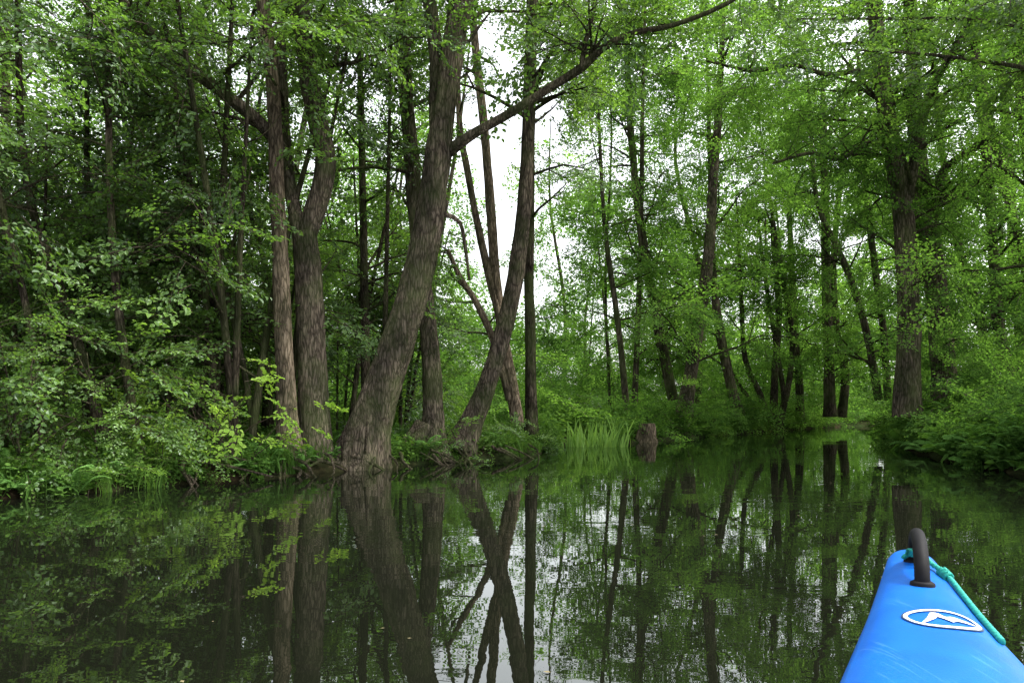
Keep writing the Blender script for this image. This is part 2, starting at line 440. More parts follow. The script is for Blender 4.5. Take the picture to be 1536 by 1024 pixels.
def branch(r, p0, az, el, L, rad, tb, sprays, sp_scale, dens=1.0, depth=0, k=5, filt=None):
    n = max(4, int(L / 0.35)); P = [np.array(p0)]
    a, e = az, el
    for i in range(n):
        a += r.normal(0, .16); e += r.normal(-0.03, .13)
        e = max(-0.5, min(1.3, e))
        P.append(P[-1] + np.array([math.cos(a) * math.cos(e), math.sin(a) * math.cos(e), math.sin(e)]) * L / n)
    P = np.array(P)
    if filt is not None and filt(P[-1]): return
    R = rad * np.linspace(1, 0.2, len(P)); tube(tb, P, R, k, False)
    for i in range(1, len(P)):
        t = i / n
        if t > 0.3:
            m = r.poisson(1.25 * dens * (L / n) / 0.35)
            for _ in range(m):
                yaw = a + r.normal(0, 1.1); q = P[i] + rv(r, 0.08)
                if high(q) or (filt is not None and filt(q)): continue
                sprays.append((q, (r.normal(0, .45), r.normal(0.2, .42), yaw), sp_scale * r.uniform(.6, 1.2)))
    if depth > 0:
        for _ in range(max(2, int(L * 1.2))):
            i = r.integers(1, len(P))
            branch(r, P[i], a + r.choice([-1, 1]) * r.uniform(.5, 1.1), e + r.normal(0, .25), L * r.uniform(.3, .5), rad * .45, tb, sprays, sp_scale, dens, depth - 1, 4, filt)

def crown(r, stem, z0, z1, n, L, tb, sprays, sp, dens=1.0, depth=1, el=(0.1, 0.8), filt=None, az=None):
    zz = stem[:, 2]
    for i in range(n):
        z = r.uniform(z0, min(z1, zz.max()))
        j = int(np.clip(np.searchsorted(zz, z), 1, len(zz) - 1))
        t = np.clip((z - zz[j - 1]) / (zz[j] - zz[j - 1] + 1e-6), 0, 1)
        p = stem[j - 1] * (1 - t) + stem[j] * t
        a = r.uniform(0, 2 * math.pi) if az is None else r.normal(az[0], az[1])
        branch(r, p[:3], a, r.uniform(*el), L * r.uniform(.6, 1.2), max(.008, min(p[3] * .4, .04)), tb, sprays, sp, dens, depth, 5, filt)

def build_tree(name, stems, mat, seed, coll, crowns=(), sides=20, step=0.10, flare=0.5, filt=gap, dens=1.0, sp=1.0):
    r = np.random.default_rng(seed)
    e = empty(name); tb = Buf(); bb = Buf(); sprays = []; res = []
    for si, st in enumerate(stems):
        st = np.array(st)
        st2 = catmull(st, step)
        fl = flare if st[0][2] < .6 else 0.0
        tube(tb, st2[:, :3], st2[:, 3], sides, True, barkmod(seed * 3.7 + si, 0.15, st[0, 2], fl, seed))
        res.append(st2)
    for (si, z0, z1, n, L, kw) in crowns:
        st2 = res[si]; o = np.argsort(st2[:, 2])
        crown(r, st2[o], z0, z1, n, L, bb, sprays, sp, dens, filt=filt, **kw)
    link(bpy.data.objects.new('trunk', tb.mesh('trunk', mat, True)), e)
    if bb.n: link(bpy.data.objects.new('branches', bb.mesh('branches', M_bark_dark, True)), e)
    if sprays:
        scatter('leaves', [s[0] for s in sprays], [s[1] for s in sprays], [s[2] for s in sprays], coll, e)
    return e

# --- left bank alders
A = stem_world([(442, 712, 44), (432, 640, 32), (426, 520, 26), (421, 400, 24), (416, 300, 22), (413, 200, 21), (408, 120, 20), (396, 20, 19), (388, -60, 18)], 10.2, 10.6)
build_tree('alder_tree', [A], M_bark_red, 1, C_near, [(0, 5.8, 9, 9, 2.0, {})], flare=.4)
B = stem_world([(478, 712, 54), (472, 640, 46), (468, 540, 42), (464, 440, 40), (457, 350, 38)], 10.6, 10.7, None)
B1 = stem_world([(456, 362, 32), (476, 305, 32), (488, 245, 31), (476, 180, 30), (462, 110, 28), (452, 20, 24), (446, -60, 22)], 10.7, 10.7)
B2 = stem_world([(455, 360, 24), (436, 290, 19), (428, 210, 17), (424, 120, 14), (420, 20, 12)], 10.7, 11.2)
B3 = stem_world([(425, 225, 16), (385, 180, 18), (335, 140, 18), (262, 85, 16), (190, 10, 14), (120, -70, 12)], 10.6, 9.6, None)
build_tree('alder_tree', [B, B1, B2, B3], M_bark, 2, C_near,
           [(1, 5.2, 9, 10, 2.2, {}), (2, 5.0, 9, 8, 1.8, {}), (3, 4.8, 7.2, 12, 1.5, {'el': (-.1, .9)})], flare=.35)
Cc = stem_world([(533, 712, 84), (552, 650, 66), (578, 570, 54), (600, 500, 50), (623, 430, 46), (640, 350, 43), (652, 270, 40), (662, 200, 37), (674, 110, 33), (688, 20, 32), (700, -60, 29)], 10.9, 10.9)
C1 = stem_world([(658, 225, 27), (655, 160, 24), (655, 90, 22), (645, 10, 21), (636, -70, 18)], 10.95, 11.2)
C2 = stem_world([(672, 228, 18), (712, 200, 14), (765, 170, 13), (825, 132, 12), (872, 102, 13), (905, 72, 10), (950, 50, 8.5), (1010, 38, 7), (1090, 6, 6), (1160, -40, 4)], 10.9, 9.6, None)
C3 = stem_world([(872, 102, 8), (877, 70, 8), (888, 25, 7), (902, -40, 5)], 10.3, 10.2, None)
C4 = stem_world([(668, 322, 8), (690, 334, 6), (699, 380, 5), (704, 420, 4)], 10.9, 10.9, None)
build_tree('leaning_alder_tree', [Cc, C1, C2, C3, C4], M_bark, 3, C_near,
           [(0, 5.9, 9, 10, 2.2, {}), (1, 5.6, 9, 10, 1.8, {}), (2, 5.7, 7.2, 12, 1.0, {'el': (.2, 1.2)}), (3, 5.6, 7.2, 7, .9, {})], sides=28, flare=.45)
D0 = stem_world([(645, 690, 54), (650, 640, 34), (648, 560, 29), (642, 480, 26), (632, 400, 24), (622, 300, 23), (612, 180, 22), (604, 60, 20), (598, -60, 18)], 12.2, 12.6)
D0b = stem_world([(640, 640, 24), (620, 668, 24), (596, 690, 22), (575, 704, 14)], 12.2, 11.8, None)
build_tree('alder_tree', [D0, D0b], M_bark, 4, C_near, [(0, 4.0, 10, 26, 2.0, {})], flare=.5)
E0 = stem_world([(690, 672, 46), (705, 640, 34), (733, 570, 28), (757, 490, 26), (774, 410, 24), (785, 320, 22), (792, 220, 20), (795, 110, 18), (798, 10, 17), (802, -60, 16)], 12.6, 12.6)
build_tree('leaning_alder_tree', [E0], M_bark, 5, C_near, [(0, 5.6, 10, 22, 1.6, {})], flare=.4)
G0 = stem_world([(778, 652, 20), (768, 580, 17), (752, 490, 16), (742, 400, 15), (735, 300, 14), (727, 200, 13), (715, 90, 12), (706, -20, 10)], 15.5, 16)
G1 = stem_world([(765, 600, 12), (745, 525, 11), (718, 460, 10), (690, 415, 8), (672, 375, 6)], 15.5, 15.8, None)
G2 = stem_world([(752, 480, 12), (735, 420, 12), (715, 330, 11), (700, 250, 10), (690, 190, 9), (684, 60, 7)], 15.6, 16)
build_tree('alder_tree', [G0, G1, G2], M_bark_red, 6, C_near, [(0, 7.6, 11, 20, 1.6, {}), (2, 6, 11, 9, 1.1, {}), (1, 2.4, 4.4, 12, 1.0, {})], flare=.3)
H0 = stem_world([(798, 652, 20), (796, 580, 17), (796, 500, 16), (793, 430, 15), (795, 350, 13), (797, 200, 11), (800, 60, 8)], 14.5, 14.8)
build_tree('alder_tree', [H0], M_bark_dark, 7, C_near, [(0, 4.5, 11, 22, 1.4, {'az': (.2, .9)})], flare=.3)

# --- far left thin trees with hanging foliage
thin = [
    ([(207, 690, 16), (196, 600, 14), (182, 500, 13), (172, 400, 12), (166, 300, 11), (163, 150, 10), (166, 0, 9)], 9.0, 9.2),
    ([(165, 690, 17), (140, 600, 16), (112, 500, 15), (80, 400, 13), (48, 310, 12), (32, 200, 11), (28, 60, 9)], 9.3, 9.9),
    ([(60, 700, 12), (55, 560, 11), (35, 440, 10), (8, 330, 9), (-20, 200, 8)], 8.6, 8.8),
    ([(402, 640, 16), (398, 540, 14), (350, 465, 13), (290, 440, 11), (230, 380, 9), (190, 300, 7)], 12, 11.0),
    ([(548, 640, 14), (548, 520, 13), (546, 400, 12), (544, 280, 11), (540, 100, 9)], 13.5, 14),
    ([(300, 650, 14), (285, 520, 13), (262, 380, 12), (275, 230, 10), (300, 60, 8)], 13, 13.5),
]
for i, (sp_, d0, d1) in enumerate(thin):
    st = stem_world(sp_, d0, d1, 8.5 if i != 3 else None)
    build_tree('understory_tree', [st], M_bark_dark, 20 + i, C_near, [(0, 1.8, 8, 19 if i < 3 else 20, 1.5, {})], sides=8, step=.25, flare=.3, dens=.85)

def sapling(name, x, y, h, seed, coll, sp=1.0, n=12, L=1.2, dens=1.0, lean=.3, filt=gap, mat=None, z0=.4):
    r = np.random.default_rng(seed)
    z = float(ground_z(x, y)); a = r.uniform(0, 6.28); l = lean * h * r.uniform(.2, 1)
    st = [(x, y, z - .1, .009 * h), (x + math.cos(a) * l * .3, y + math.sin(a) * l * .3, z + h * .4, .007 * h), (x + math.cos(a) * l, y + math.sin(a) * l, z + h, .003 * h)]
    return build_tree(name, [st], mat or M_bark_dark, seed, coll, [(0, z + z0, z + h, n, L, {})], sides=6, step=.4, flare=0, dens=dens, sp=sp, filt=filt)

def keep_trunks_clear(p):
    # no low leaves hanging in front of the alder stool on the bank tip
    x, y, z = p
    if y < 11.6 and -3.6 < x < 0.6 and z < 5.0: return True
    return gap(p)

rs = np.random.default_rng(11)
for i in range(46):
    y = rs.uniform(9.7, 18); x = rs.uniform(-0.78 * y - 1, -0.24 * y - .4)
    if river_sd(x, y) < 0.5: continue
    sapling('understory_tree', x, y, rs.uniform(2.8, 9), 100 + i, C_near, 1.0, rs.integers(8, 15), 1.3, .74, filt=keep_trunks_clear)
for i in range(12):
    y = rs.uniform(12.5, 18); x = rs.uniform(-0.24 * y, -0.12 * y)
    sapling('understory_tree', x, y, rs.uniform(2.5, 7), 160 + i, C_near, 1.0, 10, 1.2, .75, filt=keep_trunks_clear)
# bushes leaning over the near left water
for i, (x, y, h) in enumerate([(-5.3, 8.0, 1.6), (-6.2, 7.8, 2.2), (-4.7, 8.4, 1.3), (-6.7, 7.3, 1.5), (-7.0, 8.6, 3.0)]):
    sapling('hazel_bush', x, y, h, 300 + i, C_near, .85, 11, .9, .9, .25, z0=.1)

# --- right bank
Ra = stem_world([(1362, 625, 44), (1362, 560, 35), (1363, 480, 32), (1360, 400, 30), (1354, 320, 28), (1342, 240, 26), (1328, 160, 24), (1316, 60, 22), (1308, -40, 20)], 14.8, 14.8, 12)
Rb = stem_world([(1355, 330, 12), (1368, 270, 13), (1378, 200, 12), (1400, 130, 11), (1440, 60, 9), (1480, 0, 7)], 14.8, 14.0, None)
Rc = stem_world([(1322, 130, 9), (1290, 108, 8), (1240, 112, 7), (1190, 98, 6), (1130, 106, 5), (1060, 92, 3)], 14.8, 13.6, None)
Rd = stem_world([(1336, 225, 9), (1305, 215, 8), (1260, 238, 7), (1215, 230, 5), (1160, 245, 4)], 14.8, 14.0, None)
build_tree('alder_tree', [Ra, Rb, Rc, Rd], M_bark, 8, C_mid, [(0, 5.2, 11, 18, 2.6, {}), (0, 2.2, 5.2, 7, 1.3, {}), (2, 6.0, 9, 13, 1.4, {}), (3, 5.5, 9, 10, 1.3, {}), (1, 5.0, 9, 8, 1.6, {})], flare=.35, sp=.55, dens=.85)
Re = stem_world([(1418, 600, 40), (1412, 520, 33), (1402, 420, 30), (1390, 330, 28), (1378, 250, 25), (1372, 170, 22), (1368, 60, 19), (1362, -40, 17)], 16.2, 16.4, 13)
Rf = stem_world([(1396, 345, 13), (1408, 300, 13), (1412, 260, 12), (1440, 235, 9), (1490, 200, 6)], 16.2, 15.5, None)
build_tree('alder_tree', [Re, Rf], M_bark, 9, C_mid, [(0, 5.0, 12, 19, 2.6, {}), (0, 2.2, 5.2, 7, 1.3, {}), (1, 5, 9, 9, 1.5, {})], flare=.35, sp=.6, dens=.85)
right_thin = [
    ([(1530, 620, 18), (1500, 500, 16), (1490, 380, 15), (1480, 240, 14), (1465, 100, 12), (1460, 0, 10)], 19),
    ([(1490, 600, 15), (1470, 480, 13), (1440, 380, 12), (1420, 280, 10), (1405, 150, 8)], 22),
    ([(1318, 600, 12), (1300, 500, 11), (1280, 430, 10), (1255, 370, 9), (1225, 300, 7), (1215, 180, 5)], 25),
    ([(1332, 600, 11), (1325, 500, 10), (1312, 400, 10), (1300, 300, 9), (1290, 150, 7)], 27),
    ([(1245, 625, 18), (1243, 540, 15), (1240, 450, 14), (1238, 330, 12), (1235, 200, 10)], 29),
    ([(1262, 625, 13), (1268, 560, 12), (1255, 500, 11), (1250, 400, 9), (1262, 250, 7)], 30),
    ([(1535, 560, 14), (1520, 400, 13), (1515, 250, 12), (1500, 80, 10)], 24),
    ([(1570, 640, 22), (1556, 480, 20), (1548, 300, 18), (1530, 120, 16), (1520, -20, 14)], 15),
]
for i, (sp_, d0) in enumerate(right_thin):
    st = stem_world(sp_, d0, d0 + .5, 15)
    build_tree('forest_tree', [st], M_bark_far, 40 + i, C_mid, [(0, 1.6, 14, 25, 2.3, {})], sides=9, step=.5, flare=.25, sp=.75, dens=.62)
# --- middle bank
mid = [
    ([(942, 640, 11), (935, 560, 10), (925, 470, 9), (908, 350, 7), (900, 220, 5)], 21, 14),
    ([(1010, 600, 17), (995, 530, 16), (980, 450, 15), (962, 350, 13), (948, 220, 11), (940, 80, 9)], 24, 28),
    ([(1026, 625, 24), (1036, 560, 21), (1050, 470, 19), (1062, 390, 17), (1068, 300, 14), (1078, 160, 11)], 22.5, 30),
    ([(1108, 625, 16), (1092, 560, 15), (1078, 490, 13), (1070, 420, 11), (1066, 300, 8)], 25, 23),
    ([(1200, 635, 12), (1198, 560, 11), (1190, 470, 10), (1185, 350, 8)], 30, 23),
]
for i, (sp_, d0, n) in enumerate(mid):
    st = stem_world(sp_, d0, d0 + .5, 15)
    build_tree('forest_tree', [st], M_bark_far if i != 2 else M_bark, 60 + i, C_mid, [(0, 1.8, 15, n, 2.6, {})], sides=9, step=.4, flare=.4, sp=.78, filt=gap, dens=.65)
clump = [stem_world(s, 27.5, 28, 9) for s in (
    [(1160, 650, 14), (1162, 560, 11), (1168, 470, 10), (1160, 360, 8)],
    [(1155, 645, 12), (1140, 590, 9), (1118, 540, 8), (1112, 450, 7)],
    [(1165, 645, 12), (1182, 580, 9), (1188, 500, 8), (1170, 400, 7)],
    [(1150, 648, 9), (1125, 600, 7), (1098, 560, 6), (1085, 500, 5)],
    [(1168, 648, 9), (1176, 600, 8), (1164, 520, 7), (1148, 420, 6)])]
build_tree('multi_stem_alder_tree', clump, M_bark_dark, 70, C_mid, [(i, 3.2, 9, 9, 1.8, {}) for i in range(5)], sides=8, step=.4, flare=.3, sp=.75, dens=.6)
# tree on the right bank just outside the picture: its boughs hang into the top right
Ro = [(9.6, 9.6, .5, .2), (9.4, 9.8, 3, .17), (9.0, 10.2, 6, .14), (8.8, 10.4, 10, .06)]
Ro2 = [(9.2, 10.0, 4.6, .06), (8.0, 10.6, 5.6, .035), (6.6, 11.2, 6.2, .022), (5.2, 11.6, 6.5, .012)]
Ro3 = [(9.1, 10.1, 5.4, .05), (7.6, 11.4, 6.8, .03), (6.0, 12.4, 7.4, .02), (4.2, 13.2, 7.8, .01)]
build_tree('alder_tree', [Ro, Ro2, Ro3], M_bark, 81, C_near, [(0, 4, 9, 12, 2.0, {}), (1, 4.6, 6.5, 18, 1.4, {}), (2, 5.4, 7.8, 20, 1.5, {})], sides=12, step=.3, flare=.3)

# --- forest mass behind (one object of trunks + one of foliage)
fe = empty('background_forest'); tb = Buf(); sprF = []; sprM = []
rf = np.random.default_rng(5)
cands = []
y = 17.5
while y < 60:
    step = 3.5 + 0.062 * y
    x = -0.76 * y - 3
    while x < 0.76 * y + 3:
        cands.append((x + rf.uniform(-1.6, 1.6), y + rf.uniform(-1.6, 1.6))); x += step
    y += step * .95
for (x, y) in cands:
    sd = float(river_sd(x, y))
    if sd < 1.6: continue
    b = x / y
    if -4.5 < x < 2.5 and 13 < y < 42: continue          # open wet meadow
    if b < -.28 and y > 22 and rf.random() < .65: continue
    h = rf.uniform(14, 24)
    if -0.09 < b < 0.04: h = rf.uniform(.10, .14) * y
    if y < 45 and rf.random() < .3: h *= .5
    z = float(ground_z(x, y)); r_ = h * rf.uniform(.003, .007); lx, ly = rf.normal(0, .08 * h, 2); kx = rf.normal(0, .02 * h)
    st = catmull(np.array([(x, y, z - .2, r_ * 1.3), (x + lx * .3 + kx, y + ly * .3, z + h * .35, r_), (x + lx * .7 - kx, y + ly * .7, z + h * .7, r_ * .7), (x + lx, y + ly, z + h, r_ * .15)]), 1.5)
    tube(tb, st[:, :3], st[:, 3], 7, False)
    far = y > 34
    vis = min(z + h, 1.5 + .60 * y)
    nb = int((12 if far else 17) * (vis - z) / 15)
    crown(rf, st, z + h * rf.uniform(.05, .2), vis, nb, min(3.2, h * .17), tb, sprF if far else sprM, (1.0 + (0.006 * (y - 36)) if far else .88), (.40 if far else .37), 1 if not far else 0, filt=gap)
link(bpy.data.objects.new('trunks', tb.mesh('forest_trunks', M_bark_far, True)), fe)
scatter('foliage_near', [s[0] for s in sprM], [s[1] for s in sprM], [s[2] for s in sprM], C_mid, fe)
scatter('foliage_far', [s[0] for s in sprF], [s[1] for s in sprF], [s[2] for s in sprF], C_far, fe)

# --- shrubs
def near_stump(x, y): return abs(x - 3.40) < .55 and 18.0 < y < 19.3
def shrub_mass(name, fn, n, seed, coll, sp, zmax, sdmin=-.3, p=1.3, clump=0.0, tilt=-.1):
    r = np.random.default_rng(seed); P = []; R = []; S = []
    t = 0
    while len(P) < n and t < n * 20:
        t += 1
        x, y = fn(r); sd = float(river_sd(x, y))
        if sd < sdmin or near_stump(x, y): continue
        if sd < 0.1 and r.random() < .4: continue
        z = max(0.05, float(ground_z(x, y)))
        hgt = zmax * (0.55 + 0.45 * math.sin(x * 1.1 + 2 * math.sin(y * .7)))
        zz = z + r.uniform(0, 1) ** p * hgt
        if clump > 0 and mnoise.noise(Vector((x * .45, y * .45, zz * .6))) < clump - .25: continue
        q = np.array([x, y, zz])
        if (keep_trunks_clear(q) and not (y > 11.6)) or (zz > 3 and gap(q)): continue
        P.append(q); R.append((r.normal(0, .45), r.normal(tilt, .5), r.uniform(0, 6.28))); S.append(sp * r.uniform(.6, 1.2))
    return scatter(name, P, R, S, coll)

def along(pts, w):
    pts = np.array(pts, float); seg = np.linalg.norm(np.diff(pts, axis=0), axis=1); cum = seg / seg.sum()
    def f(r):
        i = r.choice(len(cum), p=cum); t = r.random(); q = pts[i] * (1 - t) + pts[i + 1] * t
        return q[0] + r.normal(0, w), q[1] + r.normal(0, w)
    return f
def area(y0, y1, k):
    def f(r):
        y = math.sqrt(r.uniform(y0 * y0, y1 * y1)); return r.uniform(-k, k) * y, y
    return f
shrub_mass('bank_shrubs', along([(2.4, 18.9), (3.8, 20.2), (6.6, 24.2), (10, 29)], .6), 280, 1, C_mid, .6, 1.9)
shrub_mass('bank_shrubs', along([(10, 28.8), (15, 34.8), (24, 38.3)], .6), 300, 11, C_mid, .75, 2.6)
shrub_mass('bank_shrubs', along([(1, 22), (-3, 26), (0, 34), (-5, 44), (4, 46)], 2.2), 420, 2, C_mid, .8, 2.6)
shrub_mass('bank_shrubs', along([(8.0, 8), (8.2, 11.5), (9.3, 14.6), (11.5, 20)], .7), 620, 3, C_mid, .45, 2.1)
shrub_mass('bank_shrubs', along([(11.5, 20), (14.8, 25.5), (22, 30)], .9), 330, 12, C_mid, .75, 2.6)
shrub_mass('bank_shrubs', along([(-13, 4.9), (-9, 5.8), (-6.5, 6.8), (-4.8, 7.8), (-3.6, 9.3)], .35), 420, 4, C_near, .6, 1.0, tilt=.15)
shrub_mass('bank_shrubs', along([(-3, 12.0), (-1, 12.8), (0.1, 13.6), (.2, 16)], .45), 220, 5, C_near, .6, .7, -.15)
shrub_mass('forest_undergrowth', area(17, 34, .74), 1100, 6, C_mid, .85, 7, 1.0, 1.1, .3)
shrub_mass('distant_thicket', area(34, 58, .74), 1000, 7, C_far, .9, 9, 1.0, 1.0, .22)
shrub_mass('distant_thicket', area(61, 70, .76), 950, 8, C_far, 1.6, 24, 1.0, 1.25)

def young(name, pts, n, seed, h):
    r = np.random.default_rng(seed); e = empty(name); tb = Buf(); sp = []
    for (x, y) in pts:
        z = float(ground_z(x, y))
        for i in range(n):
            branch(r, (x, y, z), r.uniform(0, 6.28), r.uniform(.7, 1.25), h * r.uniform(.6, 1.1), .008, tb, sp, .62, .55, 0, 4)
    link(bpy.data.objects.new('stems', tb.mesh('stems', M_twig, True)), e)
    scatter('leaves', [s[0] for s in sp], [s[1] for s in sp], [s[2] for s in sp], C_bright, e)
young('young_elder_bush', [(-3.75, 9.2), (-3.4, 9.4)], 9, 4, 1.4)
young('young_elder_bush', [(-4.1, 8.6)], 6, 6, .7)

def cover(name, coll, n, seed, region, sp, sdmin, sdmax, rx=.15):
    r = np.random.default_rng(seed); x0, x1, y0, y1 = region
    X = r.uniform(x0, x1, n * 8); Y = r.uniform(y0, y1, n * 8); S = river_sd(X, Y)
    ok = (S > sdmin) & (S < sdmax) & (np.abs(X) < .78 * Y + 3) & ~((np.abs(X - 3.4) < .45) & (Y > 18) & (Y < 19.2)); X, Y = X[ok][:n], Y[ok][:n]
    Z = np.maximum(ground_z(X, Y), 0.0) - .02
    R = np.stack([r.normal(0, rx, len(X)), r.normal(0, rx, len(X)), r.uniform(0, 6.28, len(X))], 1)
    return scatter(name, np.stack([X, Y, Z], 1), R, sp * r.uniform(.5, 1.3, len(X)), coll)
cover('herb_layer', C_herb, 1100, 1, (-14, 3, 5, 18), .6, .0, 2.5, .3)
cover('herb_layer', C_herb, 650, 2, (0, 12, 14, 34), 1.2, .0, 2.5, .3)
cover('herb_layer', C_herb, 650, 3, (6, 24, 5, 32), 1.1, .0, 2.2, .3)
cover('bank_grass', C_grass, 260, 4, (-14, 3, 5, 19), .75, -.03, .5)
cover('bank_grass', C_grass, 220, 5, (1, 24, 14, 38), .8, -.03, .6)
cover('meadow_grass', C_grass, 400, 8, (-5, 3, 16, 36), 1.4, 0, 20)
cover('fern_plants', C_fern, 150, 6, (6, 12, 6, 15), .95, .0, 1.5, .25)
cover('fern_plants', C_fern, 40, 7, (-6, 0, 6, 14), .6, .0, .8)
rr = np.random.default_rng(9); P = []
for i in range(50):
    P.append((rr.uniform(.95, 2.6), rr.uniform(16.4, 18.6), -.05))
scatter('reed_bed', P, [(rr.normal(0, .12), rr.normal(0, .12), rr.uniform(0, 6)) for _ in P], rr.uniform(.35, .95, len(P)), C_reed)

# stump
sb = Buf(); x, y = 3.42, 18.85
st = catmull(np.array([(x, y, -.15, .25), (x, y, .15, .21), (x + .02, y, .38, .195), (x + .02, y, .47, .185), (x + .02, y, .48, .16)]), .04)
tube(sb, st[:, :3], st[:, 3], 20, True, barkmod(4, .3, -.1, .3))
link(bpy.data.objects.new('tree_stump', sb.mesh('tree_stump', M_bark_red, False)))

# roots and fallen branches at the bank
rb = Buf(); r = np.random.default_rng(77)
for i in range(34):
    t = r.random(); x = -4.3 + 4.6 * t; y = 8.0 + 4.9 * t + .1
    a = r.normal(-1.0, .8); P = [np.array([x, y + .25, .14 + r.uniform(0, .12)])]
    for j in range(6):
        P.append(P[-1] + np.array([math.cos(a) * .12, math.sin(a) * .12, -.04 - .01 * j])); a += r.normal(0, .35)
    Q = catmull(np.array(P), .05); tube(rb, Q, np.linspace(r.uniform(.012, .035), .006, len(Q)), 7, False)
for (x0, y0, x1, y1, z1) in [(-4.2, 8.7, -2.9, 9.0, .05), (-3.6, 9.0, -3.0, 9.5, .02), (-2.2, 10.9, -2.0, 10.2, .7), (-2.45, 10.7, -2.35, 10.2, .5)]:
    P = np.array([(x0, y0, .02 if z1 > .3 else .3), ((x0 + x1) / 2, (y0 + y1) / 2, .22), (x1, y1, z1)])
    Q = catmull(P, .08); tube(rb, Q, np.linspace(.03, .01, len(Q)), 6, False)
link(bpy.data.objects.new('exposed_roots', rb.mesh('exposed_roots', M_bark_dark, True)))

# floating leaves
fb = Buf(); r = np.random.default_rng(15)
for i in range(90):
    y = r.uniform(2.2, 14); x = r.uniform(-.7 * y, .5 * y)
    if river_sd(x, y) > -.1: continue
    a = r.uniform(0, 6.28); l = r.uniform(.012, .03)
    leaf_quads(fb, np.array([x, y, .004]), np.array([math.cos(a), math.sin(a), 0]), np.array([0, 0, 1.]), l, l * .6, .03, True)
link(bpy.data.objects.new('floating_leaves', fb.mesh('floating_leaves', simple_mat('fallen_leaf', (0.12, 0.10, 0.05), .6, .3, .5, 3))))

# ------------------------------------------------------------------ kayak
kay = empty('kayak')
BOW = np.array([1.29, 2.40]); AX = np.array([.424, .906]); RT = np.array([.906, -.424])
ks = [0, .015, .05, .1, .3, .6, 1.2, 1.8, 2.4, 3.0, 3.8, 4.3, 4.45, 4.5]
kw = [.012, .040, .062, .075, .095, .128, .20, .275, .315, .30, .17, .06, .03, .01]
kz = [.425, .44, .445, .447, .445, .438, .425, .405, .38, .36, .36, .385, .39, .38]
kk = [.40, .33, .26, .20, .06, -.03, -.09, -.10, -.10, -.10, -.07, .1, .25, .34]
def kwid(s): return float(np.interp(s, ks, kw))
def deck(s, t):
    w = kwid(s); u = min(1.0, abs(t) / (w * .86)); drop = .045 * min(1, w / .14)
    return float(np.interp(s, ks, kz)) - drop * (0.55 * u ** 2 + 0.45 * u ** 6)
def kp(s, t, z): q = BOW - AX * s + RT * t; return (q[0], q[1], z)
S = np.unique(np.concatenate([np.linspace(0, .12, 12), np.linspace(.12, 4.38, 110), np.linspace(4.38, 4.5, 8)]))
hb = Buf(); rings = []
us = np.linspace(-1, 1, 29)
for s in S:
    w = kwid(s); ring = []
    for u in us: ring.append(kp(s, u * .86 * w, deck(s, u * .86 * w)))
    ze = deck(s, .86 * w); zk = float(np.interp(s, ks, kk)); H = ze - zk
    prof = [(.885, -.006), (.955, -.04), (.995, -.085), (1.0, -.13), (.975, -.2), (.93, -.35), (.82, -.62), (.6, -.84), (.3, -.96), (0, -1)]
    zz = 0; rr_ = []
    for a, b_ in prof:
        dz = max(b_ * .55 if abs(b_) <= .2 else b_ * H, -H)
        zz = min(zz, dz); rr_.append((a, zz))
    ring += [kp(s, a * w, ze + dz) for a, dz in rr_]
    ring += [kp(s, -a * w, ze + dz) for a, dz in rr_[:-1][::-1]]
    rings.append(ring)
m = len(rings[0]); faces = []
for i in range(len(rings) - 1):
    for j in range(m):
        j2 = (j + 1) % m; faces.append((i * m + j, i * m + j2, (i + 1) * m + j2, (i + 1) * m + j))
faces.append(tuple(range(m))); faces.append(tuple(range((len(rings) - 1) * m, len(rings) * m))[::-1])
hb.add(np.array(rings).reshape(-1, 3), faces)
km, nt, out = newmat('blue_polyethylene'); Lk = nt.links.new
tc = N(nt, 'ShaderNodeTexCoord'); no = N(nt, 'ShaderNodeTexNoise'); no.inputs['Scale'].default_value = 9; no.inputs['Detail'].default_value = 6; Lk(tc.outputs['Object'], no.inputs['Vector'])
mp = N(nt, 'ShaderNodeMapping'); mp.inputs['Rotation'].default_value = (0, 0, .45); mp.inputs['Scale'].default_value = (160, 6, 6); Lk(tc.outputs['Object'], mp.inputs[0])
sc = N(nt, 'ShaderNodeTexNoise'); sc.inputs['Scale'].default_value = 1; sc.inputs['Detail'].default_value = 3; Lk(mp.outputs[0], sc.inputs['Vector'])
r1 = ramp(nt, no.outputs['Fac'], [(.3, (.002, .088, .43)), (.7, (.004, .118, .51))])
r2 = ramp(nt, sc.outputs['Fac'], [(.62, (0, 0, 0)), (.72, (.3, .3, .3))])
mx = N(nt, 'ShaderNodeMix', data_type='RGBA'); Lk(r2.outputs[0], mx.inputs[0]); Lk(r1.outputs[0], mx.inputs[6]); mx.inputs[7].default_value = (.08, .25, .6, 1)
p = N(nt, 'ShaderNodeBsdfPrincipled'); Lk(mx.outputs[2], p.inputs['Base Color']); p.inputs['Roughness'].default_value = .33; p.inputs['Specular IOR Level'].default_value = .35
n4 = N(nt, 'ShaderNodeTexNoise'); n4.inputs['Scale'].default_value = 350; Lk(tc.outputs['Object'], n4.inputs['Vector'])
bp = N(nt, 'ShaderNodeBump'); bp.inputs['Strength'].default_value = .2; bp.inputs['Distance'].default_value = .002; Lk(n4.outputs['Fac'], bp.inputs['Height']); Lk(bp.outputs[0], p.inputs['Normal'])
Lk(p.outputs[0], out.inputs[0])
link(bpy.data.objects.new('hull', hb.mesh('hull', km, True)), kay)
blk = simple_mat('black_plastic', (.006, .006, .007), .65, .1, .3, 30)
b = Buf()
def hd(s, dz, t=0.0): return kp(s, t, deck(s, t) + dz)
HP = [hd(.245, -.005), hd(.25, .03), hd(.27, .068), hd(.32, .092), hd(.385, .094), (hd(.45, .080)), hd(.505, .048), hd(.53, .015), hd(.535, -.005)]
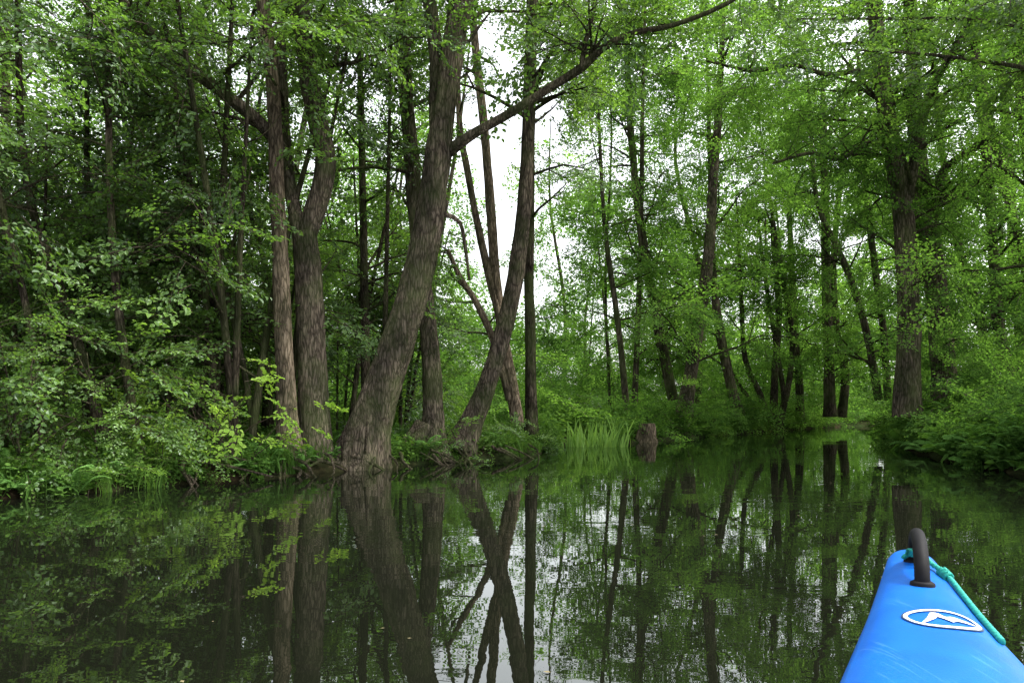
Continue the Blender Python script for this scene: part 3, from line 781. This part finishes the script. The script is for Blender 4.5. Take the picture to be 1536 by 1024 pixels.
Q = catmull(np.array(HP), .012); tube(b, Q, np.full(len(Q), .0185), 16, True)
for s in (.245, .535):
    V = []; n = 20
    for zz, rr2 in ((-.004, .036), (.007, .034), (.011, .026)):
        for i in range(n):
            a = 2 * math.pi * i / n; V.append(hd(s + .75 * rr2 * math.sin(a), zz, rr2 * .85 * math.cos(a)))
    Fz = [(l * n + i, l * n + (i + 1) % n, (l + 1) * n + (i + 1) % n, (l + 1) * n + i) for l in range(2) for i in range(n)] + [tuple(range(2 * n, 3 * n))]
    b.add(V, Fz)
link(bpy.data.objects.new('carry_handle', b.mesh('carry_handle', blk, True)), kay)
b = Buf()
RP = [hd(.25, .012, -.03), hd(.275, .03, -.012), hd(.28, .034, .012), hd(.31, .016, .034), hd(.36, .013, .056), hd(.43, .011, .074), hd(.53, .010, .084), hd(.64, .009, .094), hd(.75, .008, .104), hd(.9, .007, .120)]
Q = catmull(np.array(RP), .004)
def twist(P, th):
    i = np.arange(len(P))[:, None]; return 1 + .18 * np.cos(3 * (th[None] + i * .45))
tube(b, Q, np.full(len(Q), .0068), 12, True, twist)
T_, A_, B_ = frame_axes(Q)
n = 60; H = []
for i in range(n):
    u = 40 + 22 * i / n * .6; j = int(min(u, len(Q) - 1)); a = i * .55
    H.append(Q[j] + (A_[j] * math.cos(a) + B_[j] * math.sin(a)) * .010)
tube(b, np.array(H), np.full(n, .005), 8)
H = [np.array(hd(.262 + .002 * i, .02 + .001 * i, 0)) + np.array([math.cos(i * .7) * .023, math.sin(i * .7) * .023, 0]) for i in range(28)]
tube(b, np.array(H), np.full(len(H), .005), 8)
link(bpy.data.objects.new('bow_rope', b.mesh('bow_rope', simple_mat('teal_rope', (.01, .24, .19), .7, .3, .35, 120), True)), kay)
wht = simple_mat('white_print', (.72, .73, .75), .5, .4, .03, 60); dkp = simple_mat('dark_print', (.01, .03, .07), .5, .4, .1, 60)
LC = np.array([.947, 1.63])
def onDeck(dx, dy, off):
    q = LC + np.array([dx, dy]) * .88; rel = q - BOW; s = -float(rel @ AX); t = float(rel @ RT); return (q[0], q[1], deck(s, t) + off)
def sheet(name, ringA, ringB, off, mat):
    b = Buf(); n = len(ringA); V = [onDeck(*p, off) for p in ringA] + [onDeck(*p, off) for p in ringB]
    b.add(V, [(i, (i + 1) % n, n + (i + 1) % n, n + i) for i in range(n)]); link(bpy.data.objects.new(name, b.mesh(name, mat, True)), kay)
def oval(rx, ry, n=72, p=2.4):
    o = []
    for i in range(n):
        a = 2 * math.pi * i / n; c, s = math.cos(a), math.sin(a)
        o.append((rx * math.copysign(abs(c) ** (2 / p), c), ry * math.copysign(abs(s) ** (2 / p), s)))
    return o
sheet('badge_outline', oval(.088, .080), oval(.084, .074), .0025, dkp)
sheet('badge_ring', oval(.084, .074), oval(.076, .060), .003, wht)
b = Buf()
top = [(-.066, -.030), (-.04, -.002), (-.018, .026), (-.004, .044), (.012, .040), (.016, .012), (.034, .014), (.05, -.008), (.066, -.032)]
bot = [(-.066, -.036), (-.04, -.020), (-.018, -.004), (-.004, .012), (.004, -.004), (.012, -.030), (.028, -.018), (.048, -.028), (.066, -.036)]
k_ = 60
def res(P, n):
    P = np.array(P); s = np.linspace(0, 1, len(P)); return np.stack([np.interp(np.linspace(0, 1, n), s, P[:, i]) for i in range(2)], 1)
Tt, Bb = res(catmull(np.array(top), .003), k_), res(bot, k_)
V = [onDeck(*p, .003) for p in Tt] + [onDeck(*p, .003) for p in Bb]
b.add(V, [(i, i + 1, k_ + i + 1, k_ + i) for i in range(k_ - 1)])
link(bpy.data.objects.new('badge_wave', b.mesh('badge_wave', wht, True)), kay)
b = Buf(); P = []
for i in range(61):
    a = 2 * math.pi * i / 60; s = 2.55 + .52 * math.cos(a); t = .24 * math.sin(a); P.append(kp(s, t, deck(s, t) + .03))
tube(b, np.array(P), np.full(61, .014), 10, False); n = 60
b.add([kp(2.55 + .51 * math.cos(6.2832 * i / n), .23 * math.sin(6.2832 * i / n), deck(2.55, .0) + .006) for i in range(n)], [tuple(range(n))])  # flat disc, its black stands in for the shade inside the cockpit
link(bpy.data.objects.new('cockpit_rim', b.mesh('cockpit_rim', blk, True)), kay)

# ------------------------------------------------------------------ light, sky, camera
SUN_AZ, SUN_EL = math.radians(85), math.radians(57)   # azimuth clockwise from +Y
w = bpy.data.worlds.new('World'); scene.world = w; w.use_nodes = True; nt = w.node_tree; nt.nodes.clear()
sk = nt.nodes.new('ShaderNodeTexSky'); sk.sky_type = 'NISHITA'; sk.sun_disc = False; sk.sun_elevation = SUN_EL; sk.sun_rotation = SUN_AZ
sk.air_density = 1.0; sk.dust_density = 4.0; sk.ozone_density = 1.0
hs = nt.nodes.new('ShaderNodeHueSaturation'); hs.inputs['Saturation'].default_value = 0.18; hs.inputs['Value'].default_value = 3.8
bg = nt.nodes.new('ShaderNodeBackground'); bg.inputs['Strength'].default_value = 0.15
wo = nt.nodes.new('ShaderNodeOutputWorld')
nt.links.new(sk.outputs[0], hs.inputs['Color']); nt.links.new(hs.outputs[0], bg.inputs[0]); nt.links.new(bg.outputs[0], wo.inputs[0])
ld = bpy.data.lights.new('sun', 'SUN'); ld.energy = 4.6; ld.angle = math.radians(5); ld.color = (1, .95, .86)
lo = bpy.data.objects.new('sun', ld); scene.collection.objects.link(lo)
dv = Vector((math.sin(SUN_AZ) * math.cos(SUN_EL), math.cos(SUN_AZ) * math.cos(SUN_EL), math.sin(SUN_EL)))
lo.rotation_euler = dv.to_track_quat('Z', 'Y').to_euler()

cd = bpy.data.cameras.new('camera'); cd.lens = 26.0; cd.sensor_width = 36; cd.clip_end = 2000; cd.clip_start = .05
cd.shift_y = 98 / 1536
co = bpy.data.objects.new('camera', cd); co.location = (0, 0, EYE); co.rotation_euler = (math.radians(90), 0, 0)
scene.collection.objects.link(co); scene.camera = co
scene.view_settings.view_transform = 'Standard'; scene.view_settings.look = 'None'; scene.view_settings.exposure = 0
